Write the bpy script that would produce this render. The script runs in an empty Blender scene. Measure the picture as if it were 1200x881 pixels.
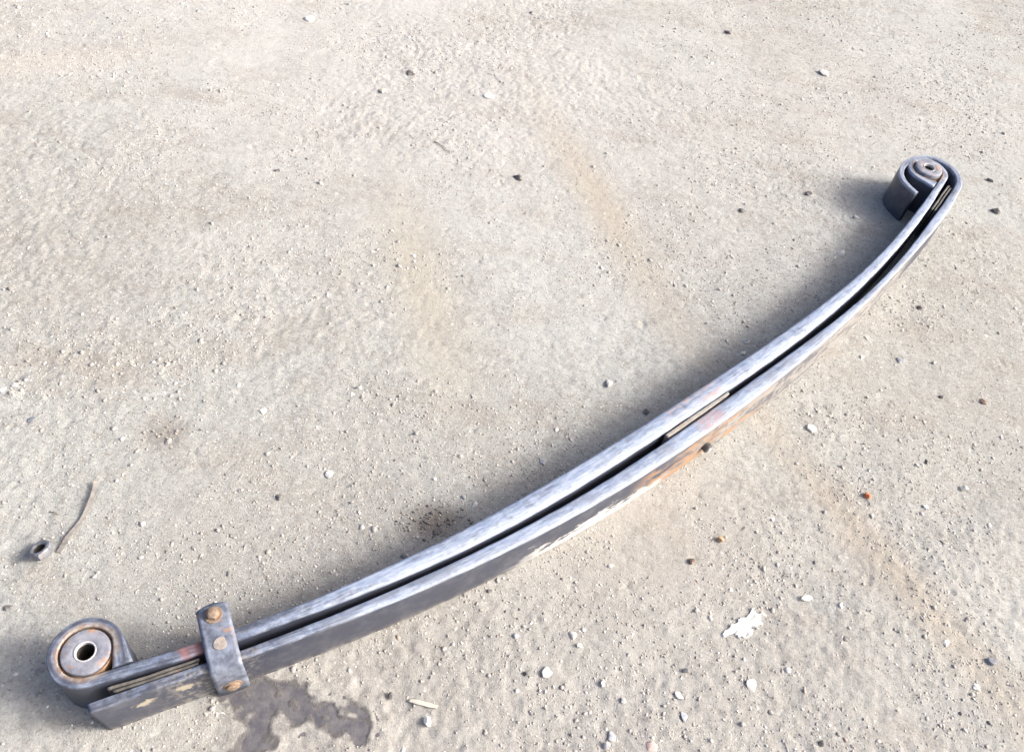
import bpy, math, random
import numpy as np
from mathutils import Matrix, Vector

# ------------------------------------------------------------------ camera
sc = bpy.context.scene
cd = bpy.data.cameras.new('camera')
cam = bpy.data.objects.new('camera', cd)
sc.collection.objects.link(cam)
cd.sensor_width = 36.0
cd.lens = 36.0 * 1005.6 / 1200.0
cd.clip_start = 0.02
cd.clip_end = 400
right = Vector((0.98422, 0.13747, 0.11141))
down = Vector((0.17694, -0.76465, -0.61968))
fwd = Vector((0.0, 0.62962, -0.77690))
M = Matrix((right, -down, -fwd)).transposed().to_4x4()
M.translation = (0, 0, 1.2)
cam.matrix_world = M
sc.camera = cam
sc.render.resolution_x, sc.render.resolution_y = 1024, 751

# ------------------------------------------------------------------ sky, sun, exposure
SUN_AZ = math.radians(6)        # the sun stands to the right, a little behind the spring
SUN_EL = math.radians(31)
w = bpy.data.worlds.new('World'); sc.world = w; w.use_nodes = True
nt = w.node_tree
sky = nt.nodes.new('ShaderNodeTexSky'); sky.sky_type = 'NISHITA'; sky.sun_disc = False
sky.sun_elevation = SUN_EL
sky.sun_rotation = math.radians(90) - SUN_AZ
sky.air_density = 0.6; sky.dust_density = 7.0; sky.ozone_density = 0.4
nt.nodes['Background'].inputs[1].default_value = 0.15
nt.links.new(sky.outputs[0], nt.nodes['Background'].inputs[0])
sl = bpy.data.lights.new('sun', 'SUN'); sun = bpy.data.objects.new('sun', sl)
sc.collection.objects.link(sun)
sl.energy = 2.2; sl.angle = math.radians(15); sl.color = (1.0, 0.965, 0.93)
sd = Vector((math.cos(SUN_EL)*math.cos(SUN_AZ), math.cos(SUN_EL)*math.sin(SUN_AZ), math.sin(SUN_EL)))
sun.rotation_euler = sd.to_track_quat('Z', 'Y').to_euler()
vs = sc.view_settings
vs.view_transform = 'Standard'; vs.look = 'None'; vs.gamma = 1; vs.use_curve_mapping = False
vs.exposure = 0.96

C = sc.collection
rng = np.random.default_rng(11)
random.seed(4)

# ------------------------------------------------------------------ helpers
def tag(o, label=None, cat=None, group=None, kind=None):
    for k, v in (('label', label), ('category', cat), ('group', group), ('kind', kind)):
        if v: o[k] = v
    return o

def make_obj(name, verts, faces, mat, parent=None, smooth=False, loc=None, rotz=0):
    me = bpy.data.meshes.new(name)
    me.from_pydata([tuple(map(float, v)) for v in verts], [], faces)
    me.materials.append(mat)
    if smooth:
        me.polygons.foreach_set('use_smooth', [True]*len(me.polygons))
    me.update()
    o = bpy.data.objects.new(name, me); C.objects.link(o)
    if parent: o.parent = parent
    if loc is not None: o.location = loc
    o.rotation_euler = (0, 0, rotz)
    return o

class Nodes:
    """small shorthand for building a material"""
    def __init__(s, name):
        s.m = bpy.data.materials.new(name); s.m.use_nodes = True
        s.t = s.m.node_tree; s.b = s.t.nodes['Principled BSDF']
        s.tc = s.t.nodes.new('ShaderNodeTexCoord')
    def n(s, typ, **kw):
        x = s.t.nodes.new(typ)
        for k, v in kw.items(): setattr(x, k, v)
        return x
    def l(s, a, b): s.t.links.new(a, b)
    def put(s, sock, v):
        if hasattr(v, 'links') or isinstance(v, bpy.types.NodeSocket): s.l(v, sock)
        else: sock.default_value = v
    def mapping(s, scale, loc=(0,0,0), rot=(0,0,0), src=None):
        x = s.n('ShaderNodeMapping'); s.l(src or s.tc.outputs['Object'], x.inputs[0])
        x.inputs['Scale'].default_value = scale; x.inputs['Location'].default_value = loc
        x.inputs['Rotation'].default_value = rot
        return x.outputs[0]
    def noise(s, vec, scale, detail=4, rough=.55):
        x = s.n('ShaderNodeTexNoise'); s.l(vec, x.inputs['Vector'])
        x.inputs['Scale'].default_value = scale; x.inputs['Detail'].default_value = detail
        x.inputs['Roughness'].default_value = rough
        return x.outputs['Fac']
    def math(s, op, a, b=0.0, c=0.0, clamp=False):
        x = s.n('ShaderNodeMath', operation=op, use_clamp=clamp)
        s.put(x.inputs[0], a); s.put(x.inputs[1], b)
        if len(x.inputs) > 2: s.put(x.inputs[2], c)
        return x.outputs[0]
    def ramp(s, v, lo, hi, a=0.0, b=1.0):
        x = s.n('ShaderNodeMapRange', interpolation_type='SMOOTHSTEP')
        s.put(x.inputs[0], v); s.put(x.inputs[1], lo); s.put(x.inputs[2], hi)
        s.put(x.inputs[3], a); s.put(x.inputs[4], b)
        return x.outputs[0]
    def mix(s, fac, a, b, blend='MIX'):
        x = s.n('ShaderNodeMix', data_type='RGBA', blend_type=blend)
        s.put(x.inputs[0], fac)
        for sock, v in ((x.inputs[6], a), (x.inputs[7], b)):
            if isinstance(v, tuple): sock.default_value = (*v, 1)
            else: s.l(v, sock)
        return x.outputs[2]
    def bump(s, h, strength, dist):
        x = s.n('ShaderNodeBump'); s.l(h, x.inputs['Height'])
        x.inputs['Strength'].default_value = strength; x.inputs['Distance'].default_value = dist
        s.l(x.outputs[0], s.b.inputs['Normal'])
    def sep(s, vec=None):
        x = s.n('ShaderNodeSeparateXYZ'); s.l(vec or s.tc.outputs['Object'], x.inputs[0]); return x.outputs
    def box(s, v, lo, hi, soft):   # 1 between lo and hi, soft edges
        return s.math('MULTIPLY', s.ramp(v, lo-soft, lo+soft), s.ramp(v, hi-soft, hi+soft, 1.0, 0.0))
    def set(s, **kw):
        for k, v in kw.items():
            s.put(s.b.inputs[k.replace('_', ' ')], (*v, 1) if isinstance(v, tuple) and len(v) == 3 else v)

# ------------------------------------------------------------------ lattice noise for the terrain
def lat(x, y, cell, seed):
    r = np.random.default_rng(seed)
    T = r.random((512, 512)).astype(np.float32)
    fx, fy = x/cell + 57.3, y/cell + 91.7
    ix, iy = np.floor(fx).astype(int), np.floor(fy).astype(int)
    tx, ty = fx-ix, fy-iy
    tx = tx*tx*(3-2*tx); ty = ty*ty*(3-2*ty)
    a = T[ix % 512, iy % 512]; b = T[(ix+1) % 512, iy % 512]
    c = T[ix % 512, (iy+1) % 512]; d = T[(ix+1) % 512, (iy+1) % 512]
    return (a*(1-tx)+b*tx)*(1-ty)+(c*(1-tx)+d*tx)*ty - .5

def rot(x, y, deg):
    c, s = math.cos(math.radians(deg)), math.sin(math.radians(deg))
    return x*c - y*s, x*s + y*c

E1 = np.array([-0.47078, 0.33979])                 # middle of the near eye
UA = np.array([0.69326, 0.72069]); NA = np.array([0.72069, -0.69326])

def frame_uv(x, y):
    dx, dy = x-E1[0], y-E1[1]
    return dx*UA[0]+dy*UA[1], dx*NA[0]+dy*NA[1]

PUD = [(-0.3153,0.3381),(-0.2945,0.3607),(-0.259,0.3836),(-0.2138,0.3680),(-0.1805,0.3607),(-0.1497,0.3563),(-0.1168,0.3497),
 (-0.0989,0.3338),(-0.1055,0.3183),(-0.1307,0.314),(-0.15,0.3305),(-0.1757,0.3316),(-0.1938,0.3229),(-0.2123,0.3308),
 (-0.2237,0.3378),(-0.2238,0.3199),(-0.2212,0.3007),(-0.2334,0.2825),(-0.2545,0.255),(-0.282,0.24),(-0.305,0.252),(-0.275,0.2608),(-0.2587,0.2878),
 (-0.2518,0.3041),(-0.2624,0.3221),(-0.2861,0.3334)]
def poly_dist(x, y, P):
    """signed distance to a polygon, negative inside"""
    P = np.array(P); d = np.full(x.shape, 1e9); ins = np.zeros(x.shape, bool)
    for i in range(len(P)):
        a, b = P[i-1], P[i]; e = b-a
        t = np.clip(((x-a[0])*e[0]+(y-a[1])*e[1])/(e@e), 0, 1)
        d = np.minimum(d, np.hypot(x-a[0]-t*e[0], y-a[1]-t*e[1]))
        c = ((a[1] > y) != (b[1] > y)) & (x < (b[0]-a[0])*(y-a[1])/(b[1]-a[1]+1e-12)+a[0])
        ins ^= c
    return np.where(ins, -d, d)

def height(x, y):
    near = np.exp(-((np.hypot(x, (y-1.2)))/2.2)**4)      # fine relief only where it is near
    h = lat(x, y, .45, 1)*.006 + lat(*rot(x, y, 38), .17, 2)*.0025
    m = lat(x, y, .06, 3)*.0016 + lat(*rot(x, y, 20), .027, 4)*.0011
    f = lat(*rot(x, y, 51), .013, 5)*(.0009+.0011*np.exp(-(y/.95)**2)) + lat(*rot(x, y, 11), .0075, 6)*.0012 + lat(*rot(x, y, 67), .0042, 16)*.0012
    rough = np.clip(.75 + 1.6*lat(x, y, .31, 7), .35, 1.5)
    h += m + f*near*rough
    fine = m*.9 + f*near*1.1
    # pits left by lost pebbles
    p = lat(*rot(x, y, 33), .009, 8)
    h -= np.clip(p-.36, 0, 1)*.016*near
    # shallow wheel track running away from the lower right
    tx, _ = rot(x-.62, y-.75, 52)
    h -= .0025*np.exp(-(tx/.05)**2)
    # the strip the spring lies on is pressed flat
    u, v = frame_uv(x, y)
    vc = .2*(1-((np.clip(u, -.02, 1.95)-.95)/.97)**2)
    fl = np.exp(-((v-vc)/.05)**4)*(u > -.08)*(u < 2.0)
    h = h*(1-.55*fl)
    # the hollow with the dark wet stain
    pd = poly_dist(x, y, PUD) + lat(x, y, .018, 9)*.026 + lat(x, y, .008, 10)*.014 - .0015
    s = 1/(1+np.exp(np.clip(pd/.0022, -30, 30)))
    zone = np.exp(-(np.clip(pd, 0, 1)/.022)**2)
    h = h*(1-zone) + zone*((1-s)*(.0012+fine*.8) + s*(-.0016+fine*1.4))
    # crumbly spots
    for cx, cy, r, a in ((-.08, .655, .035, .004), (-.536, .725, .035, .003)):
        g = np.exp(-(((x-cx)**2+(y-cy)**2)/r**2))
        h += g*a*.5*(lat(x, y, .009, 12)-.1)
    return h

# ------------------------------------------------------------------ ground
def axis(lo, hi, step, far):
    core = np.arange(lo, hi+step/2, step); out = [core]
    s, p = step, core[-1]; up = []
    while p < far: s *= 1.35; p += s; up.append(p)
    s, p = step, core[0]; dn = []
    while p > -far: s *= 1.35; p -= s; dn.append(p)
    return np.concatenate([dn[::-1], core, up])
gx = axis(-1.62, 1.62, .0036, 40); gy = axis(.12, 3.15, .0036, 40)
X, Y = np.meshgrid(gx, gy)
Z = height(X, Y)
nx, ny = len(gx), len(gy)
me = bpy.data.meshes.new('ground')
me.vertices.add(nx*ny)
me.vertices.foreach_set('co', np.stack([X, Y, Z], -1).astype(np.float32).ravel())
i = np.arange((ny-1)*(nx-1)); r, c = i//(nx-1), i % (nx-1); q = r*nx+c
quads = np.stack([q, q+1, q+nx+1, q+nx], -1).astype(np.int32)
me.loops.add(quads.size); me.loops.foreach_set('vertex_index', quads.ravel())
me.polygons.add(len(quads))
me.polygons.foreach_set('loop_start', np.arange(0, quads.size, 4, dtype=np.int32))
me.polygons.foreach_set('use_smooth', np.ones(len(quads), bool))
me.update(calc_edges=True)
g = Nodes('packed_dirt')
O = g.tc.outputs['Object']
big = g.noise(O, 1.3, 4, .6)
mid = g.noise(g.mapping((1, 2.4, 1), rot=(0, 0, .75)), 4.5, 5, .65)
sml = g.noise(O, 42, 4, .7)
grit = g.noise(O, 260, 3, .75)
spk = g.n('ShaderNodeTexVoronoi'); g.l(O, spk.inputs['Vector']); spk.inputs['Scale'].default_value = 150
spv = g.sep(spk.outputs['Color'])
col = g.mix(g.ramp(big, .38, .62), (.39, .38, .348), (.425, .43, .402))
col = g.mix(g.ramp(mid, .45, .72, 0, .55), col, (.34, .295, .245))
col = g.mix(g.ramp(g.noise(O, 2.3, 3, .5), .5, .7, 0, .45), col, (.51, .50, .465))
col = g.mix(g.ramp(sml, .5, .70, 0, .6), col, (.30, .275, .24))
col = g.mix(g.ramp(sml, .30, .47, .45, 0), col, (.56, .55, .51))
mg = g.noise(O, 115, 4, .75)
col = g.mix(g.ramp(mg, .52, .69, 0, .6), col, (.25, .23, .20))
col = g.mix(g.ramp(mg, .32, .46, .4, 0), col, (.57, .565, .54))
col = g.mix(g.ramp(grit, .54, .67, 0, .65), col, (.19, .175, .155))
col = g.mix(g.ramp(grit, .32, .45, .5, 0), col, (.66, .65, .61))
dot = g.math('MULTIPLY', g.ramp(spk.outputs['Distance'], .18, .3, 1, 0), g.ramp(spv[0], .86, .9))
col = g.mix(g.math('MULTIPLY', dot, .6), col, (.14, .135, .13))
dot2 = g.math('MULTIPLY', g.ramp(spk.outputs['Distance'], .18, .3, 1, 0), g.ramp(spv[1], .88, .92))
col = g.mix(g.math('MULTIPLY', dot2, .7), col, (.72, .70, .67))
col = g.mix(1.0, col, (.85, .882, .908), 'MULTIPLY')
# sand coloured stains of wheel tracks, a warm patch far left, and glare painted into the ground tone
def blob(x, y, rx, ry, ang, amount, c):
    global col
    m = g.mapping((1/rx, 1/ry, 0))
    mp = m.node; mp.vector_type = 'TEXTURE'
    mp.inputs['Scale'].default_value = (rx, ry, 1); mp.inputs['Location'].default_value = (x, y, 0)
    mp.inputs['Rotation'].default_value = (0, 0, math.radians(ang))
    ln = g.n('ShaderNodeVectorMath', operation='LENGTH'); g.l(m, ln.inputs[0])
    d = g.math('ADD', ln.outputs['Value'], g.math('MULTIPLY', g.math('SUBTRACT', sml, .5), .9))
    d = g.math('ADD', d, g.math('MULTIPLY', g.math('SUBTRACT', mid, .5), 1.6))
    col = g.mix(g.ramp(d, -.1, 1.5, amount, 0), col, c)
blob(-1.2, 1.63, .30, .05, 28, .4, (.45, .41, .34))
blob(-.75, 2.1, 1.1, .7, 10, .45, (.49, .485, .47))  # camera glare over the far left, painted as paler ground
blob(-.1, 1.6, .7, .6, 0, .35, (.455, .455, .445))  # same glare carried into the colour of the upper middle
blob(1.0, 2.2, .8, .5, 20, .3, (.44, .435, .42))  # weaker glare painted pale at the far right
blob(.15, .40, 1.0, .42, 8, .45, (.325, .31, .29))  # near ground painted darker, the low end of the glare gradient
blob(.66, .72, .45, .05, -52, .55, (.33, .285, .225))
blob(.12, 1.5, .40, .06, -62, .6, (.36, .32, .25))
blob(-.20, 1.15, .30, .07, -66, .5, (.38, .35, .27))
blob(.28, .72, .22, .12, 30, .35, (.36, .325, .28))
blob(-.536, .725, .04, .035, 0, .7, (.22, .20, .175))
blob(-.08, .655, .05, .035, 20, .9, (.15, .135, .12))
da = g.n('ShaderNodeAttribute'); da.attribute_name = 'damp'
col = g.mix(g.math('MULTIPLY', g.ramp(g.math('ADD', da.outputs['Fac'], g.math('SUBTRACT', g.noise(O, 90, 4), .5)), .15, 1.0), .85), col, (.092, .088, .092))
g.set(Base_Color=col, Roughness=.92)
g.b.inputs['Specular IOR Level'].default_value = .25
hgt = g.math('ADD', g.math('MULTIPLY', grit, .55), g.math('MULTIPLY', g.noise(O, 620, 3, .7), .45))
g.bump(hgt, .9, .0024)
pdv = poly_dist(X, Y, PUD) + lat(X, Y, .018, 9)*.026 + lat(X, Y, .008, 10)*.014 - .0015
damp = np.exp(-(np.clip(pdv, 0, 1)/.006)**1.5)
at = me.attributes.new('damp', 'FLOAT', 'POINT'); at.data.foreach_set('value', damp.astype(np.float32).ravel())
me.materials.append(g.m)
ground = bpy.data.objects.new('ground', me); C.objects.link(ground)
tag(ground, 'pale packed dirt and crushed stone yard surface', None, None, 'structure')

# ------------------------------------------------------------------ loose grit, one object (nobody could count it)
def ico():
    t = (1+5**.5)/2
    v = np.array([(-1,t,0),(1,t,0),(-1,-t,0),(1,-t,0),(0,-1,t),(0,1,t),(0,-1,-t),(0,1,-t),(t,0,-1),(t,0,1),(-t,0,-1),(-t,0,1)], float)
    f = [(0,11,5),(0,5,1),(0,1,7),(0,7,10),(0,10,11),(1,5,9),(5,11,4),(11,10,2),(10,7,6),(7,1,8),(3,9,4),(3,4,2),(3,2,6),(3,6,8),(3,8,9),(4,9,5),(2,4,11),(6,2,10),(8,6,7),(9,8,1)]
    return v/np.linalg.norm(v[0]), np.array(f)
def octa():
    v = np.array([(1,0,0),(0,1,0),(-1,0,0),(0,-1,0),(0,0,1),(0,0,-1)], float)
    f = [(0,1,4),(1,2,4),(2,3,4),(3,0,4),(1,0,5),(2,1,5),(3,2,5),(0,3,5)]
    return v, np.array(f)
def scatter(name, shape, n, smin, smax, power, sink, label, boxr=(-1.55, 1.5, .14, 3.0)):
    v, f = shape
    xs = rng.uniform(boxr[0], boxr[1], n*3); ys = rng.uniform(boxr[2], boxr[3], n*3)
    keep = rng.random(n*3) < np.clip(.42 + 1.5*lat(xs, ys, .16, 21) + 1.0*lat(xs, ys, .05, 22), .04, 1)
    # only the ground the picture can see
    keep &= (np.abs(xs) < .72 + ys*.42)
    # none in the wet hollow
    keep &= poly_dist(xs, ys, PUD) > .004
    xs, ys = xs[keep][:n], ys[keep][:n]; n = len(xs)
    s = smin + (smax-smin)*rng.random(n)**power
    P = np.repeat(v[None], n, 0)*(1+.9*(rng.random((n, len(v), 1))-.5))
    P *= np.stack([rng.uniform(.75, 1.35, n), rng.uniform(.75, 1.2, n), rng.uniform(.4, .85, n)], -1)[:, None]
    a = rng.uniform(0, 6.28, n); b = rng.normal(0, .35, n)
    ca, sa, cb, sb = np.cos(a), np.sin(a), np.cos(b), np.sin(b)
    x, y, z = P[..., 0], P[..., 1], P[..., 2]
    x, z = x*cb[:, None]-z*sb[:, None], x*sb[:, None]+z*cb[:, None]
    x, y = x*ca[:, None]-y*sa[:, None], x*sa[:, None]+y*ca[:, None]
    P = np.stack([x, y, z], -1)*s[:, None, None]
    zz = height(xs, ys)
    P += np.stack([xs, ys, zz + s*sink], -1)[:, None]
    F = (f[None]+ (np.arange(n)*len(v))[:, None, None]).reshape(-1, 3).astype(np.int32)
    me = bpy.data.meshes.new(name)
    me.vertices.add(n*len(v)); me.vertices.foreach_set('co', P.astype(np.float32).ravel())
    me.loops.add(F.size); me.loops.foreach_set('vertex_index', F.ravel())
    me.polygons.add(len(F)); me.polygons.foreach_set('loop_start', np.arange(0, F.size, 3, dtype=np.int32))
    me.update(calc_edges=True)
    pal = np.array([(.40,.375,.34),(.44,.42,.40),(.36,.34,.32),(.30,.29,.28),(.60,.58,.55),(.78,.76,.72),(.17,.165,.165),(.35,.27,.23),(.28,.29,.31)])
    pr = np.array([.32,.26,.15,.09,.09,.045,.025,.015,.02])
    k = rng.choice(len(pal), n, p=pr/pr.sum())
    colr = pal[k]*rng.uniform(.85, 1.12, (n, 1))
    colr = np.repeat(np.concatenate([colr, np.ones((n, 1))], 1), len(v), 0)
    at = me.color_attributes.new('tone', 'FLOAT_COLOR', 'POINT'); at.data.foreach_set('color', colr.astype(np.float32).ravel())
    me.materials.append(M_grit)
    o = bpy.data.objects.new(name, me); C.objects.link(o)
    return tag(o, label, None, None, 'stuff')
k = Nodes('grit')
at = k.n('ShaderNodeAttribute'); at.attribute_name = 'tone'
cc = k.mix(k.ramp(k.noise(k.tc.outputs['Object'], 300, 2), .45, .65, 0, .5), at.outputs['Color'], (.40, .375, .345))
k.set(Base_Color=cc, Roughness=.85); k.b.inputs['Specular IOR Level'].default_value = .3
M_grit = k.m
scatter('fine_grit', octa(), 76000, .0009, .0027, 1.8, -.1, 'fine loose grit strewn over the packed dirt')
scatter('small_gravel', ico(), 4200, .0024, .0052, 3.2, -.15, 'small loose gravel bits scattered over the dirt')
# coarser grit in the two crumbly dark spots
def crumbs(name, cx, cy, rx, ry, n, label, base):
    v, f = ico(); V = []; F = []
    for i in range(n):
        x, y = cx+rng.normal(0, rx), cy+rng.normal(0, ry)
        s = rng.uniform(.0009, .0031)*rng.uniform(.6, 1.15)
        p = v*(1+.4*(rng.random((12, 1))-.5))*s*np.array([1.1, .9, .8])
        p = p + np.array([x, y, float(height(np.array([x]), np.array([y]))[0])+s*.25])
        F += [tuple(int(q)+len(V) for q in t) for t in f]; V += list(p)
    k = Nodes(name); cc = k.mix(k.noise(k.tc.outputs['Object'], 160, 3), base, tuple(2.2*c for c in base))
    k.set(Base_Color=cc, Roughness=.9)
    return tag(make_obj(name, V, F, k.m), label, None, None, 'stuff')
crumbs('dark_crumbs', -.078, .655, .026, .018, 110, 'heap of dark dirt crumbs against the shadow side of the spring', (.105, .097, .09))
crumbs('dark_crumbs', -.536, .728, .02, .016, 40, 'dark dirt crumbs around the grey stone left of centre', (.20, .185, .17))

# ------------------------------------------------------------------ wet stain: a film filling the hollow, ground bumps break its outline
wx = np.arange(-.34, -.08, .003); wy = np.arange(.20, .40, .003)
WX, WY = np.meshgrid(wx, wy); wd = poly_dist(WX, WY, PUD)
wn = len(wx); wf = [(r*wn+c, r*wn+c+1, (r+1)*wn+c+1, (r+1)*wn+c) for r in range(len(wy)-1) for c in range(wn-1) if wd[r:r+2, c:c+2].min() < .012]
used = sorted({i for f in wf for i in f}); wi = {i: n for n, i in enumerate(used)}
k = Nodes('wet_film')
pn = k.noise(k.tc.outputs['Object'], 55, 5, .65)
k.set(Base_Color=k.mix(k.ramp(pn, .35, .7), (.085, .085, .10), (.145, .14, .145)), Roughness=k.ramp(pn, .3, .7, .42, .7))
k.bump(k.noise(k.tc.outputs['Object'], 330, 3), .35, .0012)
wet = make_obj('oil_stain', [(WX.flat[i], WY.flat[i], -.0009) for i in used], [tuple(wi[i] for i in f) for f in wf], k.m)
tag(wet, 'dark wet oil stain spreading on the dirt below the bolted clamp', 'stain')

# ------------------------------------------------------------------ the leaf spring
W = .083                                      # leaf width, standing on edge
LEN = 1.903
spring = bpy.data.objects.new('leaf_spring', None); C.objects.link(spring)
spring.location = (E1[0], E1[1], -.0012); spring.rotation_euler = (0, 0, math.atan2(UA[1], UA[0]))
tag(spring, 'long curved two leaf steel truck spring lying on edge across the dirt', 'leaf spring')

US = np.linspace(0, 1.9, 39)
IU = np.array([.0307,.0468,.0612,.0742,.0858,.0961,.1052,.1131,.12,.1258,.1306,.1345,.1376,.14,.1418,.1429,.1437,.144,.1441,.1439,.1436,.143,.1422,.1412,.1399,.1382,.1359,.133,.1293,.1246,.1187,.1117,.1033,.0936,.0827,.0708,.0581,.0454,.0334])
IL = np.array([.0498,.0668,.0802,.0923,.104,.1155,.1268,.1373,.1468,.155,.1617,.1669,.1707,.1733,.175,.1759,.1763,.1765,.1764,.1762,.1758,.1752,.1743,.1729,.1709,.1681,.1645,.1599,.1544,.1479,.1404,.132,.1227,.1125,.1015,.0895,.0768,.0635,.0504])
OU = np.array([.0664,.0799,.0934,.1064,.1183,.1293,.1393,.1485,.1569,.1644,.1711,.1769,.1816,.1853,.1879,.1895,.1902,.1901,.1894,.1882,.1868,.1853,.1838,.1823,.1806,.1788,.1765,.1736,.1697,.1646,.1581,.1501,.1407,.1301,.1186,.1066,.0944,.0821,.0689])
OL = np.array([.0803,.0927,.1059,.119,.1319,.144,.1554,.1659,.1755,.1841,.1917,.1983,.2039,.2085,.2121,.2148,.2165,.2175,.2176,.217,.2158,.214,.2115,.2085,.2049,.2006,.1958,.1903,.1842,.1774,.17,.1622,.1538,.1451,.1358,.1259,.1147,.1013,.0841])

def resample(P, T, step=.004, smooth=3):
    P = np.array(P, float); T = np.array(T, float)
    d = np.r_[0, np.cumsum(np.hypot(*np.diff(P, axis=0).T))]
    s = np.arange(0, d[-1], step); s = np.r_[s, d[-1]]
    Q = np.stack([np.interp(s, d, P[:, 0]), np.interp(s, d, P[:, 1])], 1); t = np.interp(s, d, T)
    for _ in range(smooth):
        Q[1:-1] = .25*Q[:-2]+.5*Q[1:-1]+.25*Q[2:]; t[1:-1] = .25*t[:-2]+.5*t[1:-1]+.25*t[2:]
    return Q, t

def ribbon(name, P, T, z0, z1, er, mat, parent=spring, step=.004, smooth=3, end_trim=(0, 0), wob=0.0003):
    """a bar swept along the plan curve P (u, v), thickness T, standing from z0 to z1, with rolled round edges"""
    Q, t = resample(P, T, step, smooth)
    tg = np.gradient(Q, axis=0); tg /= np.linalg.norm(tg, axis=1)[:, None]
    nr = np.stack([-tg[:, 1], tg[:, 0]], 1)
    verts = []; K = None; flow = []; sl_ = np.r_[0, np.cumsum(np.hypot(*np.diff(Q, axis=0).T))]
    for i in range(len(Q)):
        h = t[i]/2; r = min(er, h*.38); zt = z1
        # corner cut at a free end
        for e, tr in ((i, end_trim[0]), (len(Q)-1-i, end_trim[1])):
            if tr and e*step < tr: zt = min(zt, z1)
        ring = []
        for (sx, sz, a0) in ((1, 1, 0), (-1, 1, 90), (-1, -1, 180), (1, -1, 270)):
            for k in range(5):
                a = math.radians(a0+k*22.5)
                ring.append((sx*(h-r)+r*math.cos(a), (zt-r if sz > 0 else z0+r)+r*math.sin(a)))
        K = len(ring)
        for (o, z) in ring:
            ww = wob*math.sin(i*.37+z*60)*math.sin(i*.11+o*90)
            p = Q[i]+nr[i]*(o+ww)
            verts.append((p[0], -p[1], z+ww*.7)); flow.append((sl_[i], o, z))
    faces = []
    for i in range(len(Q)-1):
        for k in range(K):
            a, b = i*K+k, i*K+(k+1) % K
            faces.append((a, b, b+K, a+K))
    n = len(Q)-1
    faces.append(tuple(range(K))[::-1]); faces.append(tuple(n*K+k for k in range(K)))
    o = make_obj(name, verts, faces, mat, parent, True)
    at = o.data.attributes.new('flow', 'FLOAT_VECTOR', 'POINT'); at.data.foreach_set('vector', np.array(flow, np.float32).ravel())
    import bmesh
    bm = bmesh.new(); bm.from_mesh(o.data); bmesh.ops.recalc_face_normals(bm, faces=bm.faces)
    for f in bm.faces:
        if len(f.verts) > 4: f.smooth = False
    bm.to_mesh(o.data); bm.free()
    return o

def lathe(name, prof, loc, mat, parent, seg=48, wob=0):
    """prof: (radius, z) closed ring profile, turned about a standing axis"""
    V = []; F = []; n = len(prof)
    for i in range(seg):
        a = 2*math.pi*i/seg
        for r, z in prof:
            rr = r*(1+wob*math.sin(3*a+1))
            V.append((loc[0]+rr*math.cos(a), -loc[1]+rr*math.sin(a), z))
    for i in range(seg):
        for k in range(n):
            a, b = i*n+k, i*n+(k+1) % n; c = ((i+1) % seg)*n
            F.append((a, c+k, c+(k+1) % n, b))
    o = make_obj(name, V, F, mat, parent, True)
    import bmesh
    bm = bmesh.new(); bm.from_mesh(o.data); bmesh.ops.recalc_face_normals(bm, faces=bm.faces)
    for e in bm.edges:
        if len(e.link_faces) == 2 and e.calc_face_angle(0) > .6: e.smooth = False
    bm.to_mesh(o.data); bm.free()
    return o

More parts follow.
